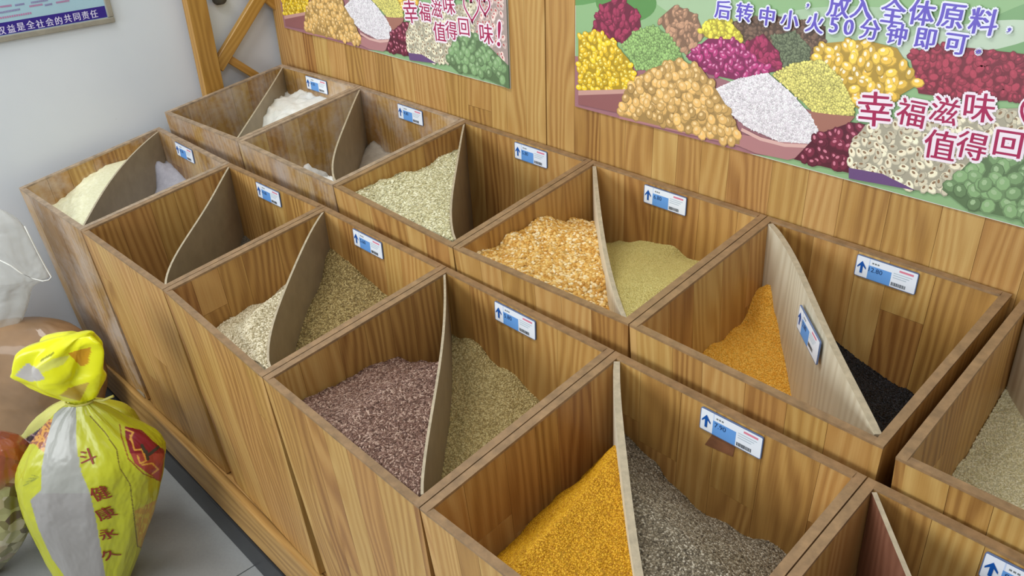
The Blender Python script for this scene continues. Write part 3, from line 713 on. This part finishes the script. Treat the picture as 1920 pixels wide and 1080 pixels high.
def poster(X0, label, right):
    o = empty('grain_poster', (X0 + PW / 2, .003, PZ0), label, 'poster')
    bd = box('poster_sheet', (X0, .0013, PZ0), (X0 + PW, .0035, PZ0 + PH), plain('white_poster_board', (222, 226, 222), .4, .02), o)
    p = Paint((X0, .0012, PZ0), (1, 0, 0), (0, 0, 1), (0, -1, 0), .00003)
    G = (150, 188, 136)
    p.rect(.001, .001, PW - .001, PH - .001, G)
    for (u, v, a, b_, an, c) in ((.05, .26, .12, .05, .4, (108, 160, 96)), (.25, .24, .14, .04, -.3, (172, 200, 160)), (.55, .22, .16, .04, .1, (176, 202, 168)), (.80, .27, .16, .035, .5, (128, 170, 118)), (.7, .235, .10, .02, .3, (196, 214, 190)), (.12, .215, .07, .035, .1, (98, 150, 84)), (.40, .36, .3, .08, .2, (190, 212, 182)), (.85, .40, .06, .1, .2, (206, 222, 200))):
        pts = [clip((u + a * math.cos(t) * math.cos(an) - b_ * math.sin(t) * math.sin(an), v + a * math.cos(t) * math.sin(an) + b_ * math.sin(t) * math.cos(an))) for t in [6.2832 * k / 28 for k in range(28)]]
        p.poly(pts, c)
    p.poly([clip(q) for q in [(0, 0), (.4, 0), (.55, .02), (.55, .09), (.3, .12), (0, .10)]], (166, 116, 124))
    beans(p, Z((700, 90), (860, 60), (1090, 110), (1090, 260), (880, 300), (720, 230)), (112, 84, 66), .005, seed=2)
    beans(p, Z((860, 150), (960, 130), (1030, 200), (1020, 270), (900, 290)), (104, 116, 84), .003, seed=3)
    beans(p, Z((110, 130), (150, 20), (230, -10), (310, 50), (318, 120), (240, 180), (170, 165)), (150, 40, 72), .009, .6, seed=4)
    beans(p, Z((390, 80), (460, 20), (550, 60), (585, 150), (510, 225), (440, 160)), (182, 136, 104), .008, .6, seed=5)
    beans(p, Z((235, 190), (290, 130), (370, 105), (440, 150), (495, 240), (475, 292), (300, 292)), (146, 186, 104), .0034, .9, seed=6)
    beans(p, Z((565, 130), (600, 80), (680, 75), (745, 150), (740, 195), (620, 175)), (240, 222, 70), .006, .8, seed=7)
    beans(p, Z((745, 185), (830, 140), (895, 220), (915, 295), (800, 310)), (158, 40, 80), .007, .6, seed=8)
    beans(p, Z((505, 235), (600, 160), (720, 165), (800, 250), (885, 292), (720, 335), (600, 310)), (178, 48, 112), .008, .6, (230, 150, 190), seed=9)
    beans(p, Z((1440, 220), (1560, 190), (1700, 200), (1920, 225), (2300, 240), (2300, 420), (1700, 420), (1480, 390)), (160, 46, 66), .007, .7, seed=10)
    beans(p, Z((1090, 180), (1250, 165), (1390, 200), (1485, 350), (1400, 400), (1260, 470), (1130, 400), (1080, 320), (1025, 240)), (246, 196, 66), .010, .7, (255, 244, 214), seed=11)
    beans(p, Z((57, 150), (130, 125), (200, 170), (270, 250), (302, 330), (292, 375), (57, 378)), (248, 200, 30), .008, .7, (255, 240, 140), seed=12)
    p.poly([clip(q) for q in Z((57, 378), (292, 372), (262, 400), (240, 475), (57, 436))], (152, 98, 98))
    p.poly([clip(q) for q in Z((57, 378), (292, 372), (270, 390), (57, 398))], (206, 160, 150))
    beans(p, Z((868, 312), (960, 262), (1080, 250), (1150, 320), (1212, 440), (1212, 484), (1050, 474)), (230, 218, 112), .0026, .9, seed=13)
    p.poly([clip(q) for q in Z((1020, 465), (1120, 478), (1216, 486), (1150, 560), (1050, 610))], (170, 116, 100))
    p.poly([clip(q) for q in Z((230, 478), (735, 560), (900, 590), (1070, 575), (1040, 640), (935, 668), (800, 640), (730, 610), (560, 570), (228, 500))], (184, 130, 132))
    beans(p, Z((628, 372), (720, 330), (850, 303), (950, 390), (1030, 480), (1066, 560), (1050, 602), (900, 592), (760, 530), (690, 470)), (252, 244, 250), .0026, .6, (255, 252, 255), soft=.96, seed=14)
    p.stroke([q for q in Z((740, 540), (820, 580), (920, 606), (1050, 612), (1070, 572))], .006, (226, 184, 176))
    beans(p, Z((229, 485), (250, 380), (350, 290), (470, 250), (570, 280), (640, 380), (700, 480), (735, 560), (732, 604), (560, 565)), (232, 182, 100), .0105, .85, (250, 218, 160), seed=15)
    beans(p, Z((960, 665), (1060, 560), (1200, 510), (1262, 520), (1240, 600), (1200, 725), (1080, 695)), (112, 24, 48), .010, .7, (214, 130, 150), seed=16)
    beans(p, Z((1190, 620), (1260, 520), (1500, 470), (2300, 430), (2300, 640), (1720, 690), (1600, 812), (1450, 790), (1195, 730)), (238, 228, 196), .0088, .65, dot=(150, 120, 90), seed=17)
    p.poly([clip(q) for q in Z((1190, 700), (1330, 725), (1470, 795), (1190, 745))], (112, 82, 130))
    beans(p, [(.82, .10), (.86, .24), (.925, .26), (.925, .05)], (236, 206, 196), .009, .7, dot=(190, 90, 90), seed=19)
    beans(p, [uvp(zz(1580, 790)), uvp(zz(1700, 670)), uvp(zz(1920, 630)), (.86, .085), (.925, .05), (.925, .0), uvp(zz(1920, 920)), uvp(zz(1680, 870))], (122, 160, 104), .012, .85, (168, 196, 150), seed=18)
    p.k += 3; p.build('printed_picture', M['print'], o)
    # brush lettering with white edge
    pr_ = Paint(p.P(0, 0), (1, 0, 0), (0, 0, 1), (0, -1, 0), .00004)
    def L(px, py):
        q = on(px, py, 1, PY); return q[0] - .015, q[2] - PZ0
    items = [('幸', *uvp(zz(1300, 455)), .056, .12), ('福', *uvp(zz(1452, 470)), .043, .0), ('滋', *uvp(zz(1592, 460)), .040, -.05), ('味', *uvp(zz(1738, 448)), .043, .1),
             ('值', *uvp(zz(1572, 605)), .046, .05), ('得', *uvp(zz(1705, 608)), .042, 0), ('回', *uvp(zz(1858, 600)), .040, .06), ('味', *L(914, 63), .046, .05), ('!', *L(938, 63), .075, -.12)]
    glow(pr_, items, .0042, (250, 238, 246), (172, 34, 86), .0006)
    # hearts behind 味
    for (cu, cv, s_) in ((*L(886, 14), 1.1), (*L(911, 10), .75)):
        ht = [(cu + s_ * .0017 * 16 * math.sin(t) ** 3 * .8, cv + s_ * .0017 * (13 * math.cos(t) - 5 * math.cos(2 * t) - 2 * math.cos(3 * t) - math.cos(4 * t))) for t in [6.2832 * k / 40 for k in range(41)]]
        pr_.stroke(ht, .0085, (250, 238, 246)); pr_.stroke(ht, .004, (170, 32, 84))
    pr_.build('brush_lettering', M['print'], o)
    if right:
        pp = Paint(pr_.P(0, 0), (1, 0, 0), (0, 0, 1), (0, -1, 0), .00004)
        row1 = list(zip('，放入全体原料，', (1020, 1150, 1248, 1378, 1498, 1620, 1755, 1862), (22, 22, 30, 44, 52, 66, 88, 124)))
        row2 = list(zip('后转中小火50分钟即可。', (665, 755, 850, 945, 1050, 1130, 1192, 1280, 1392, 1512, 1640, 1735), (38, 50, 66, 82, 95, 103, 112, 122, 140, 160, 182, 214)))
        its = []
        for ch, x, y in row1 + row2:
            u, v = uvp(zz(x, y)); its.append((ch, u, v, .016 if ch in '，。' else .036 if (ch, x, y) in row1 else .031, 0))
        glow(pp, its, .0030, (236, 238, 255), (104, 88, 196), .0009)
        pp.build('purple_lettering', M['print'], o)
poster(.015, 'left poster of bean and grain heaps with crimson brush lettering, no purple text visible', False)
poster(PX0, 'right poster of bean and grain heaps with two rows of purple Chinese text', True)

# ------------------------------------------------------------------ notice board on the left wall
nb = empty('notice_board', (-.055, -.84, ZO + .18), 'framed pale blue notice board with navy strip, high on the white wall', 'notice board')
WX = -.0598
yb, zb_, yt, zt_ = -.432, ZO + .181, -1.25, ZO + .80
fwd = .014
box('frame_rail', (WX, yt, zb_), (WX + .010, yb, zb_ + fwd), M['alu'], nb, bev=.002)
box('frame_rail', (WX, yt, zt_ - fwd), (WX + .010, yb, zt_), M['alu'], nb, bev=.002)
box('frame_stile', (WX, yb - fwd, zb_ + fwd + .0002), (WX + .010, yb, zt_ - fwd - .0002), M['alu'], nb, bev=.002)
box('frame_stile', (WX, yt, zb_ + fwd + .0002), (WX + .010, yt + fwd, zt_ - fwd - .0002), M['alu'], nb, bev=.002)
box('notice_sheet', (WX, yt + fwd, zb_ + fwd), (WX + .005, yb - fwd, zt_ - fwd), plain('pale_blue_sheet', (172, 208, 224), .4, .05, 3), nb)
p = Paint((WX + .0052, yb - fwd, zb_ + fwd), (0, -1, 0), (0, 0, 1), (1, 0, 0), .0001)
# u runs away from the panel here, so mirrored helpers use U=(0,+1,0) from the left end for lettering
p = Paint((WX + .0052, 0, zb_ + fwd), (0, 1, 0), (0, 0, 1), (1, 0, 0), .0001)
y1_, y0_ = yb - fwd - .001, yt + fwd
p.rect(y0_, .001, y1_, .0285, (52, 36, 140))
for ch, x, y in zip('权益是全社会的共同责任', (2, 21, 39, 57, 75, 93, 110, 127, 144, 160, 176), (57, 53.5, 50, 46, 44.5, 41, 38.5, 34.5, 31.5, 28.5, 26)):
    q = on(x, y, 0, WX + .0052); p.text(ch, q[1], q[2] - zb_ - fwd, .0205, (226, 222, 250), .0004, .9, 0, .05)
p.k += 1
for ln, (a, c2) in enumerate((((0, 34), (60, 24)), ((0, 24), (38, 17)), ((0, 13), (22, 10)), ((28, 10), (46, 7)), ((55, 12), (80, 8)), ((58, 5), (90, 0)), ((105, 5), (130, 1)), ((84, 10), (98, 7)))):
    qa = on(*a, 0, WX + .0052); qb = on(*c2, 0, WX + .0052)
    for k in range(14):
        t = k / 14; y_ = qa[1] + (qb[1] - qa[1]) * t; z_ = qa[2] + (qb[2] - qa[2]) * t - zb_ - fwd
        p.rect(y_, z_ - .0022, y_ + abs(qb[1] - qa[1]) / 14 * .7, z_ + .0022, (196, 130, 176) if ln % 2 == 0 else (150, 140, 190), 0)
p.build('printed_notice', M['print'], nb)

# ------------------------------------------------------------------ bags on the floor
DH = np.array([_d[0], _d[1], 0]); DH /= np.linalg.norm(DH); RH = np.cross(DH, [0, 0, 1.0])
def loft(levels, base_px, ratio, fold=0.0, nf=9, nu=160, nv=140, seed=1, back=0.0, lean=0.0, hm=None):
    """levels: (y, xl, xr) outlines of the bag, bottom to top; the bag's mid plane stands on the floor at base_px"""
    G = on(base_px[0], base_px[1], 2, 0.0) + DH * back
    n = -DH + np.array([0, 0, lean]); n /= np.linalg.norm(n)
    ys = [l[0] for l in levels]; C_, H_ = [], []
    for y, xl, xr in levels:
        a = onplane(xl, y, G, n); b_ = onplane(xr, y, G, n); C_.append((a + b_) / 2); H_.append(np.linalg.norm(a - b_) / 2)
    C_ = np.array(C_); H_ = np.array(H_); tt = np.linspace(0, len(levels) - 1, nv + 1)
    ii = np.arange(len(levels))
    def sm(arr, t):          # catmull-rom
        i = min(int(t), len(arr) - 2); f = t - i
        p0 = arr[max(i - 1, 0)]; p1 = arr[i]; p2 = arr[i + 1]; p3 = arr[min(i + 2, len(arr) - 1)]
        return .5 * (2 * p1 + (p2 - p0) * f + (2 * p0 - 5 * p1 + 4 * p2 - p3) * f * f + (3 * p1 - p0 - 3 * p2 + p3) * f ** 3)
    import mathutils.noise as mn
    V = []; UV = []
    for j, t in enumerate(tt):
        c = sm(C_, t); h = max(float(sm(H_, t)), .004); q = t / (len(levels) - 1)
        rt = ratio(q) if callable(ratio) else ratio; fo = fold(q) if callable(fold) else fold
        for k in range(nu):
            a = 6.2832 * k / nu; ca, sa = math.cos(a), math.sin(a)
            x = math.copysign(abs(ca) ** .85, ca); z_ = math.copysign(abs(sa) ** .85, sa)
            w_ = 1 + fo * math.sin(nf * a + 2 * mn.noise(Vector((a, q * 4, seed)))) + .03 * mn.fractal(Vector((ca * 2.5, sa * 2.5, q * 6 + seed * 7)), .8, 2, 4)
            P = c + RH * x * h * w_ - DH * z_ * h * rt * w_
            P[2] = max(P[2], .0015); V.append(P); UV.append((a, q))
    F_ = [(j * nu + k, j * nu + (k + 1) % nu, (j + 1) * nu + (k + 1) % nu, (j + 1) * nu + k) for j in range(nv) for k in range(nu)]
    F_.append(tuple(range(nu))[::-1]); F_.append(tuple(nv * nu + k for k in range(nu)))
    return V, F_, UV
body = [(1112, 138, 228), (1100, 124, 238), (1050, 97, 259), (1000, 75, 277), (950, 50, 292), (915, 39, 300), (880, 34, 305), (850, 42, 306), (822, 60, 283), (795, 82, 240), (772, 104, 205), (757, 126, 178), (748, 134, 166)]
Vb, Fb, UVb = loft(body, (183, 1100), lambda q: .62 - .15 * q, lambda q: .012 + .07 * max(0, q - .55), 11, 420, 360, 3)
def z8(*a): return [(30 + x / 3.6, 780 + y / 3.6) for x, y in a]
WIN = z8((270, -60), (405, -60), (410, 200), (440, 380), (500, 520), (540, 700), (600, 1060), (640, 1300), (400, 1300), (320, 1070), (240, 960), (150, 760), (95, 570), (170, 500), (172, 350), (205, 170))
ORN = z8((735, 70), (850, 95), (925, 170), (1040, 260), (1040, 440), (960, 430), (900, 395), (800, 320), (762, 230), (738, 140))
ORN2 = z8((-60, 190), (120, 40), (300, 10), (205, 170), (190, 245), (150, 215), (130, 190))
PIC = z8((800, 640), (960, 560), (1000, 500), (960, 700), (870, 890), (825, 880))
def seg(pt, pl, w_):
    for a, b_ in zip(pl, pl[1:]):
        ax, ay = a; bx, by = b_; dx, dy = bx - ax, by - ay; t = max(0, min(1, ((pt[0] - ax) * dx + (pt[1] - ay) * dy) / (dx * dx + dy * dy)))
        if math.hypot(pt[0] - ax - t * dx, pt[1] - ay - t * dy) < w_: return True
    return False
LN = z8((500, 0), (600, 110), (680, 230), (700, 350), (770, 460), (800, 700), (820, 880), (850, 890), (940, 700))
LN2 = z8((700, 60), (712, 140), (760, 290), (860, 390), (980, 440))
SC = [z8((770, 130), (800, 230), (850, 225), (880, 300), (840, 320), (820, 270)), z8((850, 330), (920, 320), (960, 360), (920, 390)), z8((740, 90), (790, 110), (770, 160))]
DK = [z8((850, 200), (870, 240)), z8((900, 260), (960, 210)), z8((880, 240), (890, 290))]
TXT = [z8((50 + 18 * k, 470 - 24 * k), (130 + 8 * k, 430 - 6 * k)) for k in range(4)]
import mathutils.noise as mn
YEL = (188, 190, 34)
cols = []
for P, (a, q) in zip(Vb, UVb):
    c = YEL
    if math.sin(a) > -.12:
        s = proj(P)
        if inside(s, WIN): c = (156, 152, 148) if s[1] > 925 else (164, 164, 156)
        elif inside(s, ORN):
            c = (136, 26, 38) if s[1] < 850 else (170, 70, 56)
            if any(seg(s, l, 1.6) for l in SC): c = (226, 168, 70)
            if any(seg(s, l, 3.0) for l in DK): c = (60, 58, 50)
        elif inside(s, ORN2) : c = (150, 84, 52) if mn.noise(Vector((s[0] / 6, s[1] / 6, 0))) > 0 else (210, 150, 60)
        elif seg(s, LN2, 1.3): c = (150, 90, 30)
        elif seg(s, LN, 1.1): c = (120, 104, 20)
        elif inside(s, PIC): c = (190, 150, 50) if mn.noise(Vector((s[0] / 5, s[1] / 9, 3))) > -.05 else (196, 176, 60)
        elif any(seg(s, l, .8) for l in TXT): c = (140, 146, 40)
    cols.append(lin(c))
yb_ = empty('yellow_rice_bag', (Vb[0][0], Vb[0][1], 0), 'bright yellow tied rice bag with clear window and red Chinese characters, on the floor', 'bag')
mobj('bag_body', Vb, Fb, M['bagprint'], yb_, smooth=True, cols=cols)
ruf = [(750, 132, 168), (741, 110, 184), (728, 84, 191), (714, 58, 192), (700, 42, 192), (684, 40, 190), (664, 42, 188), (648, 52, 184), (637, 78, 178), (629, 112, 168)]
Vr, Fr, UVr = loft(ruf, (183, 1100), .55, lambda q: .04 + .16 * min(1, q * 2), 5, 200, 90, 9)
cr = []
for P, (a, q) in zip(Vr, UVr):
    s = proj(P); c = (232, 232, 10)
    if math.sin(a) > -.1:
        if inside(s, [(28, 704), (52, 680), (74, 694), (84, 712), (56, 716)]): c = (190, 184, 178)
        elif inside(s, [(66, 690), (100, 672), (132, 666), (118, 684), (76, 700)]): c = (222, 222, 96)
        elif inside(s, [(128, 662), (172, 650), (164, 684), (150, 686)]): c = (206, 150, 10)
        elif inside(s, [(112, 742), (128, 728), (168, 716), (150, 752)]): c = (200, 170, 60)
        elif seg(s, [(77, 676), (100, 662)], 2): c = (150, 150, 20)
    cr.append(lin(c))
mobj('gathered_top', Vr, Fr, M['bagprint'], yb_, smooth=True, cols=cr)
# tie cord round the neck with a loose end
kc = onplane(150, 751, on(183, 1100, 2, 0), -DH)
def tube(name, pts, r, mat, parent=None, n=8):
    V, F_ = [], []; pts = [Vector(p) for p in pts]
    for j, p in enumerate(pts):
        d = (pts[min(j + 1, len(pts) - 1)] - pts[max(j - 1, 0)]).normalized(); a = d.orthogonal().normalized(); b_ = d.cross(a)
        for k in range(n): V.append(p + (a * math.cos(6.2832 * k / n) + b_ * math.sin(6.2832 * k / n)) * r)
    for j in range(len(pts) - 1):
        for k in range(n): F_.append((j * n + k, j * n + (k + 1) % n, (j + 1) * n + (k + 1) % n, (j + 1) * n + k))
    F_ += [tuple(range(n))[::-1], tuple(len(V) - n + k for k in range(n))]
    return mobj(name, V, F_, mat, parent, smooth=True)
M['cord'] = plain('straw_coloured_cord', (188, 180, 90), .6, .1)
tube('tie_cord', [kc + RH * .026 * math.cos(t) - DH * .016 * math.sin(t) for t in [6.2832 * k / 24 for k in range(25)]] , .0022, M['cord'], yb_)
tube('cord_end', [kc + RH * .024, kc + RH * .05 + np.array([0, 0, .006]) - DH * .01, kc + RH * .072 + np.array([0, 0, .016]) - DH * .012], .0026, M['cord'], yb_)
# characters wrapped on the bag
Varr = np.array(Vb).reshape(361, 420, 3)
scr = np.array([[proj(Varr[j, k]) for k in range(8, 203, 2)] for j in range(0, 361, 2)])
def on_bag(px, py):
    d = (scr[:, :, 0] - px) ** 2 + (scr[:, :, 1] - py) ** 2; j, k = np.unravel_index(np.argmin(d), d.shape); j *= 2; k = 2 * k + 8
    P = Varr[j, k]; j = min(max(j, 2), 357); n = np.cross(Varr[j, k + 2] - Varr[j, k - 2], Varr[j + 2, k] - Varr[j - 2, k]); n /= np.linalg.norm(n)
    if np.dot(n, CAMPOS - P) < 0: n = -n
    return P, n
def wrap(p_):
    d = ((Varr - p_) ** 2).sum(axis=2); j, k = np.unravel_index(np.argmin(d), d.shape); j = min(max(j, 3), 357)
    n = np.cross(Varr[j, (k + 3) % 420] - Varr[j, k - 3], Varr[j + 3, k] - Varr[j - 3, k]); n /= np.linalg.norm(n)
    if np.dot(n, CAMPOS - p_) < 0: n = -n
    return p_ + n * (np.dot(Varr[j, k] - p_, n) + .0016)
M['redink'] = plain('dark_red_ink', (138, 40, 24), .5, .03)
for ch, x, y, sz, rt in (('斗', 486, 272, 0.035, .25), ('健', 562, 515, 0.038, .2), ('康', 598, 650, 0.038, .2), ('永', 612, 790, 0.036, .2), ('久', 630, 925, 0.036, .2)):
    px, py = z8((x, y))[0]; P, n = on_bag(px, py)
    up = np.array([0, 0, 1.0]) - n * n[2]; up /= np.linalg.norm(up); rt_ = np.cross(up, n); cR, sR = math.cos(rt), math.sin(rt)
    Vt, Ft = text_tris(ch, sz, 0, 0)
    pts = [P + n * .005 + rt_ * (q[0] * cR - q[1] * sR) + up * (q[0] * sR + q[1] * cR) for q in Vt]
    pts = [wrap(p_) for p_ in pts]; mobj('printed_character', pts + [q_ + rt_ * .0011 + n * .0003 for q_ in pts], Ft + [tuple(i_ + len(pts) for i_ in f_) for f_ in Ft], M['redink'], yb_)
# pale yellow bag behind
pb = [(1010, 70, 240), (960, 40, 262), (900, 26, 276), (860, 26, 280), (830, 30, 276), (805, 46, 266), (785, 62, 254), (768, 80, 236), (755, 104, 200), (748, 128, 170)]
Vp, Fp, UVp = loft(pb, (160, 1000), .35, .02, 9, 160, 110, 5, back=.0)
bandp = [(20, 852), (48, 822), (84, 797), (118, 779), (136, 776), (120, 800), (88, 836), (55, 860)]
cp = []
for P, (a, q) in zip(Vp, UVp):
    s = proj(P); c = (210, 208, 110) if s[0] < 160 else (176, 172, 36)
    if math.sin(a) > -.1 and inside(s, bandp):
        c = (84, 60, 86) if s[0] > 60 else (70, 34, 34)
        r_ = math.hypot((s[0] - 57) / 11, (s[1] - 822) / 8)
        if .75 < r_ < 1.05: c = (206, 168, 176)
        if seg(s, [(80, 824), (74, 816), (82, 810), (86, 820), (80, 830)], 1.2) : c = (226, 160, 70)
        if seg(s, [(84, 816), (90, 800), (98, 812)], 1.3) or seg(s, [(100, 796), (106, 808), (112, 790)], 1.3): c = (222, 210, 220)
    cp.append(lin(c))
ob = mobj('pale_yellow_bag', Vp, Fp, M['bagprint'], None, smooth=True, cols=cp); tag(ob, 'pale yellow bag with dark purple band, half hidden behind the bright yellow rice bag', 'bag')
# mottled clear bag at lower left
cl = [(1085, -70, -25), (1060, -90, 8), (1020, -105, 45), (970, -110, 68), (920, -105, 66), (880, -95, 60), (850, -80, 48), (832, -62, 34), (822, -50, 16), (816, -40, 0)]
Vc, Fc, UVc = loft(cl, (-20, 1075), .7, .02, 8, 120, 100, 8)
m, nt, b = newmat('clear_bag_of_mixed_goods')
tc = N(nt, 'ShaderNodeTexCoord'); vo = N(nt, 'ShaderNodeTexVoronoi'); vo.inputs['Scale'].default_value = 42; nt.links.new(tc.outputs['Object'], vo.inputs[0])
sx = N(nt, 'ShaderNodeSeparateXYZ'); nt.links.new(vo.outputs['Color'], sx.inputs[0])
low = ramp(nt, sx.outputs[0], [(0, (84, 56, 48)), (.35, (120, 112, 62)), (.6, (168, 164, 112)), (.85, (150, 120, 100)), (1, (196, 190, 160))])
top = ramp(nt, sx.outputs[1], [(0, (150, 66, 30)), (.6, (160, 84, 44)), (1, (110, 48, 34))])
sz_ = N(nt, 'ShaderNodeSeparateXYZ'); nt.links.new(tc.outputs['Object'], sz_.inputs[0])
zmx = max(v[2] for v in Vc)
mk = ramp(nt, math_(nt, 'MULTIPLY', math_(nt, 'SUBTRACT', sz_.outputs[2], zmx - .12), 12), [(.2, (0, 0, 0)), (.6, (255, 255, 255))])
nt.links.new(mixc(nt, mk, low, top), b.inputs['Base Color']); b.inputs['Roughness'].default_value = .25; b.inputs['Coat Weight'].default_value = .6; b.inputs['Coat Roughness'].default_value = .15
bump(nt, b, vo.outputs['Distance'], .5, .006)
o = mobj('clear_goods_bag', Vc, Fc, m, None, smooth=True); tag(o, 'clear plastic bag of orange and mottled green goods at the lower left edge', 'bag')
# brown sack behind
sk = [(900, -90, 150), (860, -100, 175), (800, -105, 190), (740, -105, 200), (690, -100, 192), (650, -90, 168), (625, -70, 138), (608, -20, 100), (602, 20, 70)]
Vs, Fs, UVs = loft(sk, (60, 850), .45, .015, 7, 120, 90, 12)
M['sack'] = plain('brown_woven_sack', (150, 118, 84), .5, .16, 5); M['sack'].node_tree.nodes['Principled BSDF'].inputs['Coat Weight'].default_value = .3
o = mobj('brown_sack', Vs, Fs, M['sack'], None, smooth=True); tag(o, 'tan brown full sack on the floor behind the yellow bags', 'sack')
# crumpled clear plastic
m, nt, b = newmat('clear_plastic_film'); b.inputs['Base Color'].default_value = lin((214, 214, 208)); b.inputs['Roughness'].default_value = .22; b.inputs['Alpha'].default_value = .42
tc = N(nt, 'ShaderNodeTexCoord'); bump(nt, b, noise(nt, tc.outputs['Object'], 9, 3, .6, .5), .8, .03)
M['film'] = m
pl = [(648, -90, 18), (610, -95, 40), (570, -95, 54), (540, -95, 62), (525, -92, 84), (515, -90, 92), (480, -88, 74), (440, -80, 52), (420, -74, 40), (405, -60, 22), (394, -40, 4)]
Vq, Fq, UVq = loft(pl, (20, 850), .3, .05, 6, 110, 90, 15)
o = mobj('clear_plastic_bag', Vq, Fq, M['film'], None, smooth=True); tag(o, 'crumpled translucent plastic bag by the white wall, left of the flour bin', 'plastic bag')
G = on(20, 850, 2, 0)
M['seal_highlight'] = plain('film_edge_highlight', (232, 232, 226), .3, .02)  # white colour paints the highlight along the bag's sealed edge
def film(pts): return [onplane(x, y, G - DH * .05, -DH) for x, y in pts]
tube('sealed_edge_highlight', film([(46, 424), (58, 448), (72, 476), (86, 502), (96, 519), (92, 525), (80, 527), (62, 523), (40, 512), (20, 498), (0, 488)]), .0016, M['seal_highlight'], o, 6)
